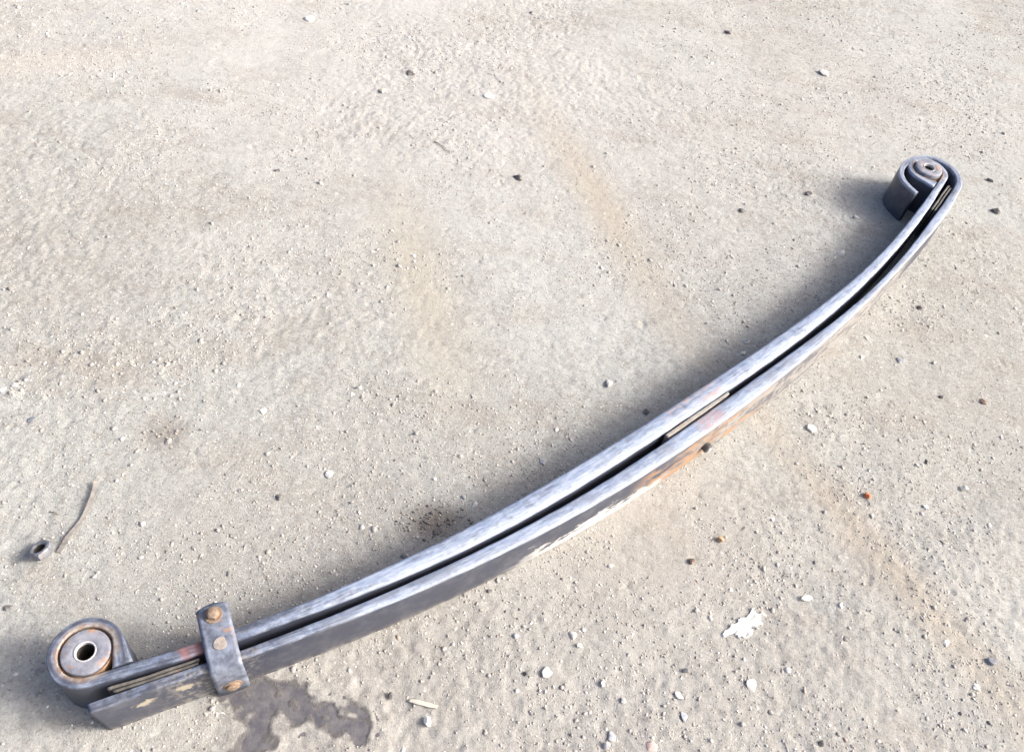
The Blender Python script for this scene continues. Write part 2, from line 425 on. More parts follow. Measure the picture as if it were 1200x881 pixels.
# --- steel, shared by the spring's parts: old blue black paint, scuffed pale where it was handled and dragged
def steel(name, kind):
    k = Nodes(name); x, y, z = k.sep(); O = k.tc.outputs['Object']
    fl = k.n('ShaderNodeAttribute'); fl.attribute_name = 'flow'; FL = fl.outputs['Vector']
    st = k.noise(k.mapping((9, 110, 60), src=FL), 1.0, 6, .68); mo = k.noise(O, 75, 5, .7)          # streaks along the leaf
    fi = k.noise(k.mapping((48, 380, 260), src=FL), 1.0, 5, .72)
    bl = k.noise(O, 22, 5, .6); sp = k.noise(O, 120, 4, .65)
    paint = k.mix(bl, (.034, .041, .064), (.066, .074, .104))
    col = k.mix(k.ramp(fi, .5, .75, 0, .35), paint, (.15, .15, .16))
    # the narrow upper edge is worn through over its middle run
    edge = k.ramp(z, W-.0085, W-.0025)
    along = k.math('MULTIPLY', k.ramp(x, .12, .42), k.ramp(x, 1.70, 1.95, 1, .5))
    worn = k.math('ADD', k.math('MULTIPLY', along, .38), .46)
    worn = k.math('ADD', worn, k.math('MULTIPLY', k.math('SUBTRACT', st, .5), 1.5))
    worn = k.math('ADD', worn, k.math('MULTIPLY', k.math('SUBTRACT', mo, .5), 1.1))
    off = k.ramp(k.sep(FL)[1], -.003, .0075)                   # the outer half of the edge is paler
    worn = k.math('ADD', worn, k.math('MULTIPLY', k.math('MULTIPLY', off, along), .10))
    m = k.math('MULTIPLY', edge, k.ramp(worn, .22, 1.0))
    shade = k.math('ADD', k.ramp(fi, .3, .7, 0, .75), k.math('MULTIPLY', k.math('MULTIPLY', off, along), .4), clamp=True)
    col = k.mix(m, col, k.mix(shade, (.16, .22, .345), (.43, .485, .575)))
    if kind == 'outer':
        # rubbed, dusty film on the broad face
        col = k.mix(k.ramp(k.math('ADD', mo, k.math('MULTIPLY', k.math('SUBTRACT', bl, .5), 1.2)), .44, .72, 0, .42), col, (.125, .13, .15))
        col = k.mix(k.math('MULTIPLY', k.ramp(z, .016, .001), k.math('MULTIPLY', k.ramp(x, .62, .56), k.ramp(mo, .35, .6, .05, .7))), col, (.30, .275, .25))
        low = k.ramp(z, W-.004, .0, 0, 1)
        # pale scrapes low on the face, then tan mud and rust past the middle
        chp = k.noise(k.mapping((16, 16, 46), rot=(0, .35, 0)), 1.0, 7, .68)
        sw = k.math('ADD', chp, k.math('MULTIPLY', k.math('SUBTRACT', fi, .5), .25))
        a = k.math('MULTIPLY', k.box(x, .57, .86, .05), k.ramp(k.math('ADD', sw, k.math('MULTIPLY', low, .40)), .765, .78))
        col = k.mix(k.math('MULTIPLY', a, k.ramp(z, W-.012, W-.03)), col, k.mix(mo, (.46, .465, .47), (.66, .66, .65)))
        ma = k.math('MULTIPLY', k.box(x, .90, 1.62, .05), k.ramp(z, W-.001, W-.014))
        mn = k.math('ADD', chp, k.math('MULTIPLY', k.math('SUBTRACT', mo, .5), .6))
        col = k.mix(k.math('MULTIPLY', ma, k.ramp(mn, .42, .52, .2, .85)), col, k.mix(fi, (.24, .225, .21), (.44, .43, .41)))
        ru = k.math('MULTIPLY', k.box(x, .80, 1.12, .04), k.ramp(z, W-.004, W-.02))
        col = k.mix(k.math('MULTIPLY', ru, k.ramp(k.noise(k.mapping((10, 30, 26), rot=(0, .5, 0)), 1.0, 6, .65), .45, .52, 0, .9)), col,
                    k.mix(fi, (.31, .165, .085), (.43, .29, .18)))
        # rag marks and dust by the clamp
        dd = k.math('MULTIPLY', k.box(x, .06, .17, .03), k.ramp(sp, .46, .62, 0, .6))
        col = k.mix(dd, col, (.32, .30, .26))
        for (u, zz) in ((.0345, .050), (.081, .056)):
            q = k.mapping((1, 1, 1)); q.node.vector_type = 'TEXTURE'
            q.node.inputs['Location'].default_value = (u, 0, zz); q.node.inputs['Scale'].default_value = (.0125, 1e3, .0085)
            ln = k.n('ShaderNodeVectorMath', operation='LENGTH'); k.l(q, ln.inputs[0])
            dm = k.math('ADD', ln.outputs['Value'], k.math('MULTIPLY', k.math('SUBTRACT', sp, .5), 3.0))
            dm = k.math('ADD', dm, k.math('MULTIPLY', k.math('SUBTRACT', bl, .5), 1.5))
            col = k.mix(k.ramp(dm, .5, 1.05, .95, 0), col, (.42, .38, .29))
        # red brown primer traces on the edge
        rp = k.math('MULTIPLY', k.box(x, .93, .985, .012), k.math('MULTIPLY', edge, k.ramp(sp, .38, .55, 0, .6)))
        col = k.mix(rp, col, (.40, .25, .22))
    else:
        rp = k.math('MULTIPLY', k.box(x, .90, 1.02, .02), k.math('MULTIPLY', edge, k.ramp(k.math('ADD', st, k.math('MULTIPLY', sp, .4)), .68, .8, 0, .7)))
        col = k.mix(rp, col, (.42, .28, .21))
        # outer rounded edge polished pale
        ro = k.math('MULTIPLY', k.box(x, .096, .130, .006), edge)
        col = k.mix(k.math('MULTIPLY', ro, k.ramp(bl, .35, .6, .1, .8)), col, (.30, .12, .09))
        # rust in the seam of both eyes
        for cu in (.003, 1.9035):
            q = k.mapping((1, 1, 1)); q.node.vector_type = 'TEXTURE'
            q.node.inputs['Location'].default_value = (cu, .0, 0); q.node.inputs['Scale'].default_value = (1, 1, 1e3)
            ln = k.n('ShaderNodeVectorMath', operation='LENGTH'); k.l(q, ln.inputs[0])
            dr = k.math('ADD', ln.outputs['Value'], k.math('MULTIPLY', k.math('SUBTRACT', bl, .5), .018))
            col = k.mix(k.math('MULTIPLY', edge, k.ramp(dr, .0335, .0425, .75, 0)), col, k.mix(k.ramp(sp, .4, .6), (.38, .34, .28), (.27, .17, .11)))
    sr = k.ramp(sp, .62, .74, 0, .55)
    col = k.mix(k.math('MULTIPLY', sr, k.ramp(bl, .45, .62)), col, (.30, .19, .12))
    k.set(Base_Color=col, Roughness=k.math('ADD', .36, k.math('MULTIPLY', fi, .28)), Metallic=.0)
    k.b.inputs['Specular IOR Level'].default_value = .6
    k.bump(k.math('ADD', k.math('MULTIPLY', fi, .5), k.math('MULTIPLY', sp, .5)), .35, .0012)
    return k.m
S_inner, S_outer, S_fit = steel('worn_spring_steel', 'inner'), steel('muddy_spring_steel', 'outer'), None

def plain(name, a, b, rough, scale=60, rust=0, spec=.5):
    k = Nodes(name); O = k.tc.outputs['Object']
    n1 = k.noise(O, scale, 5, .65); n2 = k.noise(O, scale*4, 3, .6)
    col = k.mix(k.ramp(n1, .3, .7), a, b)
    if rust: col = k.mix(k.ramp(k.noise(O, scale*.7, 5, .7), .62-rust*.2, .75-rust*.2, 0, .9), col, k.mix(n2, (.30, .14, .06), (.50, .32, .18)))
    k.set(Base_Color=col, Roughness=rough); k.b.inputs['Specular IOR Level'].default_value = spec
    k.bump(n2, .4, .0008)
    return k.m

# main leaf with an up-turned eye at both ends
ti = (IL-IU); ci = (IL+IU)/2; sl = np.gradient(ci, US); ti = ti*np.cos(np.arctan(sl)) - .0008
RC, RT = .0398, .0130
def arc(cu, cv, sgn, a0, a1):
    return [(cu - sgn*RC*math.sin(math.radians(a)), cv+RC*math.cos(math.radians(a))) for a in np.arange(a0, a1, 4)]
pts = []; th = []
aN = [(.0327, .0402), (.0360, .028), (.0387, .017)] + arc(.003, -.001, 1, 12, 284)[::-1]; pts += aN; th += [.0255, .0205, .0160] + [RT]*(len(aN)-3)
for u, v, t in zip(US, ci, ti):
    if .06 <= u <= 1.84:
        pts.append((u, v)); th.append(t if .12 < u < 1.78 else min(t, .0165))
aF = arc(1.9035, -.003, -1, 12, 284) + [(1.9035-.0357, .015), (1.9035-.0330, .026), (1.9035-.0300, .0375)]; pts += aF; th += [RT]*(len(aF)-3) + [.0160, .0205, .0250]
main_leaf = ribbon('main_leaf', pts, th, 0, W, .0055, S_inner, smooth=4)

# outer leaf: straight free end by the near eye, loose wrap round the far eye
to = (OL-OU); co = (OL+OU)/2; to = to*np.cos(np.arctan(np.gradient(co, US))) - .0006
pts = [(-.021, .0685)]; th = [.0128]
for u, v, t in zip(US, co, to):
    if .03 <= u <= 1.86:
        pts.append((u, v)); th.append(t)
pts += [(1.900, .0765), (1.921, .0695), (1.938, .060), (1.952, .0485), (1.9625, .0295), (1.967, .007), (1.9625, -.016), (1.945, -.036),
        (1.914, -.0465), (1.882, -.0475), (1.857, -.0415), (1.835, -.029), (1.8205, -.012), (1.8135, .006), (1.811, .020), (1.8085, .032)]
th += [.0150, .0145, .0145, .0145, .0145, .0145, .014, .013, .0125, .012, .0115, .0115, .0115, .011, .0105, .010]
outer_leaf = ribbon('outer_leaf', pts, th, 0, W, .0038, S_outer, smooth=3)
# the free end is cut with its lower corner taken off
import bmesh
bm = bmesh.new(); bm.from_mesh(outer_leaf.data)
for v in bm.verts:
    if v.co.x < .012 and v.co.z < .02 and v.co.y < 0: v.co.x += (.02-v.co.z)*.35*(1-max(0, v.co.x+.02)/.032)
bm.to_mesh(outer_leaf.data); bm.free()

# bushings pressed in the eyes
M_bface = plain('bushing_face', (.15, .16, .20), (.30, .31, .35), .42, 55, .3)
M_bring = plain('bushing_shell', (.10, .085, .075), (.34, .22, .13), .75, 90, .9)
M_tube = plain('inner_tube', (.40, .41, .44), (.60, .60, .60), .35, 90, .1, .7)
M_hole_shade = plain('bore', (.03, .03, .03), (.07, .06, .05), .8, 60)  # near-black tone puts the shade inside the holes into the colour
def bushing(cu, cv, rise, face_r, name='bushing'):
    sh = lathe(name, [(.0215, .004), (.0327, .004), (.0327, W-.0055), (.0318, W-.004), (.0312, W-.0075), (.0215, W-.0075)], (cu, cv), M_bring, spring, 64)
    t = W+rise
    lathe('face_plate', [(.0134, t-.010), (face_r, t-.010), (face_r, t-.0022), (face_r-.0008, t-.0008), (face_r-.0025, t), (.0205, t+.0003), (.0172, t+.0004), (.0134, t-.0004)], (cu, cv), M_bface, sh, 64)
    lathe('inner_tube', [(.0114, t-.005), (.0134, t-.005), (.0134, t+.0002), (.0131, t+.0007), (.0121, t+.0007), (.0114, t-.0003)], (cu, cv), M_tube, sh, 48)
    lathe('bore', [(.0114, .003), (.0133, .003), (.0133, t-.0052), (.0114, t-.0052)], (cu, cv), M_hole_shade, sh, 48)
    return sh
bushing(.003, -.001, .0002, .0300)
bushing(1.9035, -.003, .0065, .0300)

# liner strips between the leaves at both ends, with a rounded end each
M_lin = plain('liner', (.08, .078, .072), (.18, .17, .15), .55, 80, .15)
def between(u, f, base=(IL, OU)):
    a = np.interp(u, US, base[0]); b = np.interp(u, US, base[1]); return a+(b-a)*f
for u0, u1, fs in ((.006, .112, (.30, .70)), (1.795, 1.905, (.32, .68))):
    for j, f in enumerate(fs):
        uu = np.linspace(u0+(.004 if j else 0), u1-(.003 if j else 0), 24)
        ribbon('liner_strip', [(u, between(u, f)) for u in uu], [.0036]*24, .004, W-.0048, .0012, M_lin, smooth=1)
# pad between the thick middles, a lipped spacer and the centre bolt through them
M_pad = plain('pad', (.20, .19, .17), (.36, .34, .31), .6, 60, .35)
uu = np.linspace(.872, 1.028, 34)
pad = ribbon('centre_pad', [(u, between(u, .36+.12*(1-(u-.872)/.156))) for u in uu], [.0066*(1-.35*max(0, (u-.98)/.048)) for u in uu], .002, W-.0022, .0012, M_pad, smooth=1)
pad['label'] = 'pale packing plate squeezed between the two leaves at mid length'

def hexhead(name, r, hgt, mat, parent, mw, dome=.25, washer=True, sides=6):
    """bolt head standing along local z, placed by matrix mw (spring space)"""
    V = []; F = []; prof = []
    def ring(rad, z, n, off=0.0):
        s = len(V)
        for i in range(24):
            a = 2*math.pi*i/24
            if n:   # polygon radius
                st = 2*math.pi/n; b = (a % st)-st/2; rr = rad*math.cos(st/2)/math.cos(b)
            else: rr = rad
            V.append((rr*math.cos(a+off), rr*math.sin(a+off), z))
        return s
    rs = []
    if washer: rs += [ring(r*1.35, 0, 0), ring(r*1.35, hgt*.16, 0), ring(r*1.28, hgt*.2, 0)]
    z0 = hgt*.2 if washer else 0
    rs += [ring(r, z0, sides), ring(r, hgt*.86, sides), ring(r*.88, hgt*.97, 0), ring(r*.6, hgt*(1+dome*.3), 0), ring(r*.2, hgt*(1+dome*.45), 0)]
    for a, b in zip(rs, rs[1:]):
        for i in range(24): F.append((a+i, a+(i+1) % 24, b+(i+1) % 24, b+i))
    F.append(tuple(rs[-1]+i for i in range(24))); F.append(tuple(rs[0]+i for i in range(24))[::-1])
    if name == 'rivet':
        V = [(x*(1+.10*math.sin(2*math.atan2(y, x)+1)+.05*math.sin(5*math.atan2(y, x))), y*(1+.06*math.sin(3*math.atan2(y, x)))*1.05, z) for x, y, z in V]
    V = [mw @ Vector(v) for v in V]
    return make_obj(name, V, F, mat, parent, False)
M_rust = plain('rusty_bolt', (.17, .12, .085), (.30, .23, .17), .75, 160, .3)
M_bolt = plain('dark_bolt', (.035, .035, .04), (.09, .085, .085), .5, 160, .1)
def outer_mat(u, z, d=0.0):      # matrix on the outer face, pointing away from it
    v = np.interp(u, US, OL)+d; s = np.interp(u, US, np.gradient(OL, US)); a = math.atan(s)
    n = Vector((math.sin(a)*-1, -math.cos(a), 0))*1.0
    n = Vector((-math.sin(a), -math.cos(a), 0)); t = Vector((math.cos(a), -math.sin(a), 0))
    R_ = Matrix((t, n.cross(t), n)).transposed().to_4x4(); R_.translation = (u, -v, z)
    return R_
cb = hexhead('centre_bolt', .0088, .0090, M_bolt, spring, outer_mat(.950, .030), washer=False, sides=0)
hexhead('socket', .0045, .0016, plain('socket_scrape', (.45, .45, .45), (.7, .7, .7), .4), cb, outer_mat(.950, .030, .0095) , washer=False)

# clamp: one bent strap over both leaves, with bolts
M_clamp = plain('clamp_steel', (.08, .095, .13), (.24, .275, .35), .5, 60, .3)
cu, slope = .134, math.atan(.26)
ax = Vector((math.cos(slope), -math.sin(slope), 0)); ay = Vector((math.sin(slope), math.cos(slope), 0))  # ay: towards the inner side
def vmid(u): return np.interp(u, US, OL)
org = Vector((cu, -(vmid(cu)+.0035), 0))     # on the outer face, strap stands 3.5 mm off
def strap():
    import bmesh
    th = .0045; hw = .0205
    # section in (d towards inner side, z): bottom of flange -> fold -> over the top -> free end bending down a little
    sec = [(0, .0015), (0, .03), (0, W-.006)]
    for k in range(1, 6):
        a = math.radians(90*k/6); sec.append((.0075-.0075*math.cos(a), W-.006+.0085*math.sin(a)))
    sec += [(.0075, W+.0028), (.03, W+.0030), (.06, W+.0030), (.082, W+.0026), (.088, W+.0016)]
    V = []; F = []
    m = 9
    def nrm(i):
        a = np.array(sec[max(i-1, 0)]); b = np.array(sec[min(i+1, len(sec)-1)]); t = (b-a)/np.linalg.norm(b-a)
        return np.array([-t[1], t[0]])
    for i, (d, z) in enumerate(sec):
        n_ = nrm(i)
        for side in (0, 1):
            for j in range(m):
                x = -hw+2*hw*j/(m-1)
                dd = d+n_[0]*th*side; zz = z+n_[1]*th*side
                # round free end on top, clipped corners at the flange
                end = 0
                if i >= len(sec)-2: end = -.0052*(abs(x)/hw)**2.2*(1 if i == len(sec)-1 else .35)
                if i == 0: zz += .004*(abs(x)/hw)**4
                p = org + ax*(x*(1.0 if i > 2 else 1.0)) + ay*(dd+end)
                V.append((p.x, p.y, zz))
    n2 = 2*m
    for i in range(len(sec)-1):
        for j in range(m-1):
            a = i*n2+j; F.append((a, a+1, a+1+n2, a+n2)); b = a+m; F.append((b, b+n2, b+1+n2, b+1))
        a = i*n2; F.append((a, a+n2, a+n2+m, a+m)); a = i*n2+m-1; F.append((a, a+m, a+m+n2, a+n2))
    for i in (0, len(sec)-1):
        for j in range(m-1): a = i*n2+j; F.append((a, a+m, a+m+1, a+1) if i == 0 else (a, a+1, a+m+1, a+m))
    o = make_obj('clamp', V, F, M_clamp, spring, True)
    bm = bmesh.new(); bm.from_mesh(o.data); bmesh.ops.recalc_face_normals(bm, faces=bm.faces)
    es = [e for e in bm.edges if len(e.link_faces) == 2 and e.calc_face_angle(0) > .7]
    bmesh.ops.bevel(bm, geom=es, offset=.0009, segments=2, affect='EDGES')
    for f in bm.faces: f.smooth = True
    bm.to_mesh(o.data); bm.free()
    return o
clamp = strap(); clamp['label'] = 'bent steel strap clamp with rusty bolts near the left eye'
def at_top(d, x=0): 
    p = org+ax*x+ay*d; T = Matrix.Rotation(.4, 4, 'Z'); T.translation = (p.x, p.y, W+.0072); return T
hexhead('clamp_bolt', .0086, .0085, M_rust, clamp, at_top(.071, .0), dome=.5)
# weld spot / riveted stub in the middle of the strap
hexhead('rivet', .0080, .0016, plain('weld_spot', (.24, .22, .20), (.42, .38, .34), .8, 200, .3), clamp, at_top(.030), washer=False, sides=0)
fm = Matrix((ax, (-ay).cross(ax), -ay)).transposed().to_4x4()
p = org - ay*.0046; fm.translation = (p.x, p.y, .030)
hexhead('clamp_bolt', .0090, .0050, M_rust, clamp, fm, dome=.6, sides=0)
# shank of the upper bolt, standing on the inner side of the leaves
p = org+ay*.073
lathe('bolt_shank', [(.0002, .002), (.0055, .002), (.0055, W+.002), (.0002, W+.002)], (p.x, -p.y), M_bolt, clamp, 16)

# ------------------------------------------------------------------ stones and litter one can pick out
TONES = {'white': (.70, .69, .65), 'pale': (.58, .57, .54), 'orange': (.50, .17, .08), 'tan': (.46, .30, .18), 'tan2': (.55, .49, .38),
         'dark': (.12, .113, .11), 'darkgrey': (.18, .175, .17), 'slate': (.20, .22, .255), 'slatepale': (.36, .38, .41),
         'grey': (.25, .25, .25), 'brown': (.13, .085, .07), 'pink': (.50, .38, .36)}
STONE_M = {}
for nme, c in TONES.items():
    k = Nodes('stone_'+nme); O = k.tc.outputs['Object']
    n1 = k.noise(O, 120, 5, .65); n2 = k.noise(O, 500, 3, .6)
    cc = k.mix(k.ramp(n1, .3, .7), tuple(v*.78 for v in c), tuple(min(.86, v*1.18) for v in c))
    if nme not in ('orange',): cc = k.mix(k.ramp(k.noise(O, 60, 4), .5, .7, 0, .5), cc, (.37, .35, .31))
    k.set(Base_Color=cc, Roughness=.8); k.bump(n2, .5, .0006); STONE_M[nme] = k.m
STONES = [
    (-0.0298, 0.3570, 0.0086, 0.0072, 'stone', 'white', .6, "chunky white stone just below the pale wood chip"),
    (0.6342, 0.8527, 0.0070, 0.0071, 'stone', 'orange', .8, "small bright orange stone alone on the dirt right of the spring"),
    (-0.0623, 1.5285, 0.0134, 0.0118, 'stone', 'dark', .5, "flat dark grey stone alone in the upper middle of the dirt"),
    (-0.3754, 1.8534, 0.0136, 0.0110, 'stone', 'dark', .5, "flat dark stone near the top edge, with small pale chips beside it"),
    (-0.7454, 0.7077, 0.0083, 0.0069, 'stone', 'slate', .35, "slate blue stone near the left edge, above the pale strap"),
    (-0.3251, 0.6504, 0.0078, 0.0062, 'stone', 'darkgrey', .6, "dark rounded stone between the pale strap and the long spring"),
    (0.2782, 0.3773, 0.0113, 0.0095, 'stone', 'pink', .3, "pinkish stone half buried at the bottom edge"),
    (0.2151, 0.3666, 0.0059, 0.0055, 'stone', 'white', .8, "angular white stone at the bottom edge, left of the pinkish stone"),
    (0.3309, 0.6681, 0.0056, 0.0067, 'stone', 'brown', .7, "brown rounded pebble below the middle of the spring, above the white flake"),
    (0.5163, 0.4226, 0.0056, 0.0053, 'stone', 'dark', .7, "dark round pebble at the bottom edge, right of the white flake"),
    (0.7936, 0.5892, 0.0091, 0.0064, 'stone', 'slate', .5, "bluish grey stone near the lower right edge"),
    (0.7256, 0.6064, 0.0063, 0.0100, 'stone', 'pale', .2, "pale upright oval chip left of the bluish grey stone near the right edge"),
    (0.5119, 0.6403, 0.0098, 0.0051, 'stone', 'white', .3, "crescent shaped white chip up and right of the white flake"),
    (0.7606, 0.5442, 0.0061, 0.0068, 'stone', 'white', .5, "white pointed stone in the lower right corner area"),
    (0.5656, 0.6377, 0.0049, 0.0058, 'stone', 'white', .6, "small oval white pebble right of the crescent shaped chip"),
    (0.3768, 0.7153, 0.0064, 0.0070, 'stone', 'tan', .7, "tan orange pebble under the middle of the spring, above the brown pebble"),
    (0.4196, 0.4871, 0.0083, 0.0106, 'stone', 'pale', .15, "large flat pale grey stone sunk in the dirt below the white flake"),
    (-0.0857, 0.3816, 0.0046, 0.0052, 'stone', 'dark', .6, "round dark pebble left of the pale wood chip"),
    (0.6472, 1.4661, 0.0139, 0.0113, 'stone', 'pale', .25, "pale ragged chip in the shadow behind the right part of the spring"),
    (0.7026, 1.6036, 0.0084, 0.0093, 'stone', 'pale', .5, "small pale stone in the shadow left of the far eye"),
    (0.5970, 1.6565, 0.0085, 0.0096, 'stone', 'dark', .6, "small dark stone on sunlit dirt, left of the far eye's shadow"),
    (0.2491, 0.9476, 0.0071, 0.0067, 'stone', 'darkgrey', .7, "dark pebble in shadow next to the middle of the spring"),
    (0.1749, 0.9937, 0.0080, 0.0099, 'stone', 'pale', .4, "pale stone at the edge of the shadow above the middle of the spring"),
    (0.4324, 1.1601, 0.0131, 0.0101, 'stone', 'slatepale', .2, "pale bluish flat stone in shadow, right of the spring's middle"),
    (0.4280, 1.1282, 0.0052, 0.0066, 'stone', 'white', .6, "tiny white pebble touching the spring's shadow side, below the pale bluish flat stone"),
    (0.0761, 0.8022, 0.0080, 0.0068, 'stone', 'slatepale', .2, "pale bluish flat stone in shadow, left of the spring's middle"),
    (-0.0238, 0.6969, 0.0055, 0.0085, 'stone', 'pale', .3, "pale chip in the shadow beside the dark crumbs"),
    (-0.5760, 0.3230, 0.0043, 0.0041, 'stone', 'white', .6, "white pebble left of the near eye at the left edge"),
    (-0.6307, 0.4069, 0.0072, 0.0052, 'stone', 'darkgrey', .6, "dark grey stone at the left edge, above the near eye"),
    (-0.5480, 0.3315, 0.0054, 0.0053, 'stone', 'grey', .6, "grey pebble in shadow touching the near eye's left side"),
    (-0.5336, 0.3023, 0.0048, 0.0046, 'stone', 'grey', .6, "grey pebble in shadow, lower one left of the near eye"),
    (-0.4552, 0.2819, 0.0037, 0.0033, 'stone', 'pale', .6, "pale pebble at the corner of the outer leaf's free end"),
    (-0.6726, 2.0147, 0.0139, 0.0144, 'stone', 'white', .3, "white flat stone at the top edge of the dirt, left of centre"),
    (-0.1739, 1.8128, 0.0147, 0.0124, 'stone', 'white', .3, "white flat chip in the upper middle, right of the dark stone with chips"),
    (-0.4240, 1.7628, 0.0111, 0.0122, 'stone', 'tan2', .4, "tan elongated chip below the dark stone near the top edge"),
    (-0.5645, 1.4085, 0.0070, 0.0071, 'stone', 'dark', .6, "small dark pebble alone in the upper left part"),
    (-0.5257, 0.7117, 0.0066, 0.0084, 'stone', 'grey', .5, "grey stone in the dark dirt spot left of centre"),
    (-0.4003, 0.8023, 0.0055, 0.0089, 'stone', 'white', .4, "white chip left of centre, between the dark dirt spot and the spring"),
    (-0.2621, 0.7068, 0.0074, 0.0080, 'stone', 'white', .4, "larger white chip above the left part of the spring"),
    (-0.8040, 0.7653, 0.0066, 0.0073, 'stone', 'white', .4, "white chip near the left edge above the slate blue stone"),
    (-0.8156, 0.7518, 0.0059, 0.0073, 'stone', 'white', .4, "white chip cut by the left edge of the picture"),
    (0.8077, 1.1075, 0.0070, 0.0055, 'stone', 'dark', .6, "flat dark pebble right of the spring, left one of two"),
    (0.8931, 1.1144, 0.0080, 0.0078, 'stone', 'brown', .5, "dark brown pebble right of the spring, right one of two"),
    (0.6644, 1.1752, 0.0063, 0.0057, 'stone', 'white', .5, "small white pebble close to the right part of the spring"),
    (0.7415, 1.1822, 0.0072, 0.0139, 'stone', 'slate', .25, "bluish grey upright stone sunk in the dirt right of the spring"),
    (0.5464, 0.9753, 0.0106, 0.0098, 'stone', 'pale', .3, "pale rounded stone right of the spring's rusty middle"),
    (0.7542, 0.9472, 0.0049, 0.0068, 'stone', 'dark', .5, "tiny dark pebble up and right of the bright orange stone"),
    (0.8136, 0.9040, 0.0065, 0.0066, 'stone', 'white', .6, "white pebble with a dark side, far right of the bright orange stone"),
    (0.7365, 0.8517, 0.0055, 0.0053, 'stone', 'white', .5, "small white oval pebble right of the bright orange stone"),
    (1.0501, 1.7200, 0.0124, 0.0119, 'stone', 'dark', .6, "dark stone right of the far eye, lower one of two"),
    (1.0617, 1.8394, 0.0094, 0.0091, 'stone', 'dark', .6, "dark pebble right of the far eye, upper one of two"),
    (0.4400, 1.5524, 0.0141, 0.0089, 'stone', 'darkgrey', .4, "flat dark chip on sunlit dirt left of the far eye"),
    (0.4236, 2.3247, 0.0090, 0.0117, 'stone', 'dark', .6, "small dark pebble near the top edge, right of centre"),
    (0.8046, 1.3400, 0.0087, 0.0065, 'stone', 'dark', .6, "flat dark pebble on the right side of the spring below the far eye"),
    (0.6879, 2.2001, 0.0191, 0.0176, 'stone', 'pale', .2, "large pale flat stone near the top, right part"),
    (0.1544, 0.5115, 0.0070, 0.0084, 'stone', 'pale', .3, "pale triangular chip in the dirt below the spring's middle"),
    (0.1656, 0.4993, 0.0044, 0.0045, 'stone', 'white', .7, "small white pebble touching the pale triangular chip"),
    (0.0716, 0.4962, 0.0050, 0.0057, 'stone', 'slatepale', .3, "bluish grey pebble left of the pale triangular chip"),
    (0.1233, 0.4501, 0.0092, 0.0103, 'stone', 'pale', .12, "broad pale stone sunk flat in the dirt below the triangular chip"),
    (0.0933, 0.4447, 0.0043, 0.0048, 'stone', 'dark', .6, "dark pebble left of the broad pale sunken stone"),
    (0.0241, 0.5582, 0.0038, 0.0041, 'stone', 'dark', .6, "dark pebble close under the spring's outer face, left of its white scrapes"),
    (0.2031, 0.4509, 0.0049, 0.0054, 'stone', 'white', .6, "white pebble at the bottom left of a loose row, right of the broad sunken stone"),
    (0.2337, 0.4322, 0.0043, 0.0047, 'stone', 'white', .6, "white pebble above the angular white stone at the bottom edge"),
    (0.3231, 0.4911, 0.0045, 0.0050, 'stone', 'grey', .6, "grey pebble between the pinkish stone and the white flake"),
    (0.3214, 0.4250, 0.0061, 0.0094, 'stone', 'slatepale', .25, "bluish grey stone sunk upright, right of the pinkish stone"),
    (0.2212, 0.3811, 0.0071, 0.0079, 'stone', 'slatepale', .2, "pale bluish stone behind the angular white stone at the bottom edge"),
    (0.3124, 0.4533, 0.0087, 0.0054, 'stone', 'pale', .25, "pale wedge stone above the pinkish stone"),
]
import bmesh
for n, (x, y, a, b, name, tone, flat, label) in enumerate(STONES):
    bm = bmesh.new(); bmesh.ops.create_icosphere(bm, subdivisions=3, radius=1)
    r = np.random.default_rng(100+n); b = min(b, a*1.5)
    planes = [(Vector(r.normal(size=3)).normalized(), r.uniform(.45, .8)) for _ in range(10)]
    ph = r.uniform(0, 6, 6)
    hz = flat*min(a, b)
    for v in bm.verts:
        p = v.co.copy()
        for nn, d in planes:                     # broken facets
            q = p.dot(nn)
            if q > d: p -= nn*(q-d)*.97
        p *= 1+.05*math.sin(4*p.x+ph[0])*math.sin(5*p.y+ph[1])+.03*math.sin(11*p.z+ph[2]+6*p.x)
        v.co = Vector((p.x*a*1.0, p.y*b*1.0, p.z*hz*1.1))
    me = bpy.data.meshes.new(name); bm.to_mesh(me); bm.free()
    for pl in me.polygons: pl.use_smooth = (tone in ('pale', 'slatepale', 'pink'))
    me.materials.append(STONE_M[tone])
    o = bpy.data.objects.new(name, me); C.objects.link(o)
    zz = float(height(np.array([x]), np.array([y]))[0])
    o.location = (x, y, max(zz, -.0005)+hz*.15); o.rotation_euler = (r.normal(0, .12), r.normal(0, .12), r.uniform(-.5, .5))
    cat = 'pebble' if 'pebble' in label else 'chip' if 'chip' in label and 'with' not in label and 'below the pale wood' not in label else 'stone'
    tag(o, label, cat)

def hz_at(x, y): return float(height(np.array([float(x)]), np.array([float(y)]))[0])
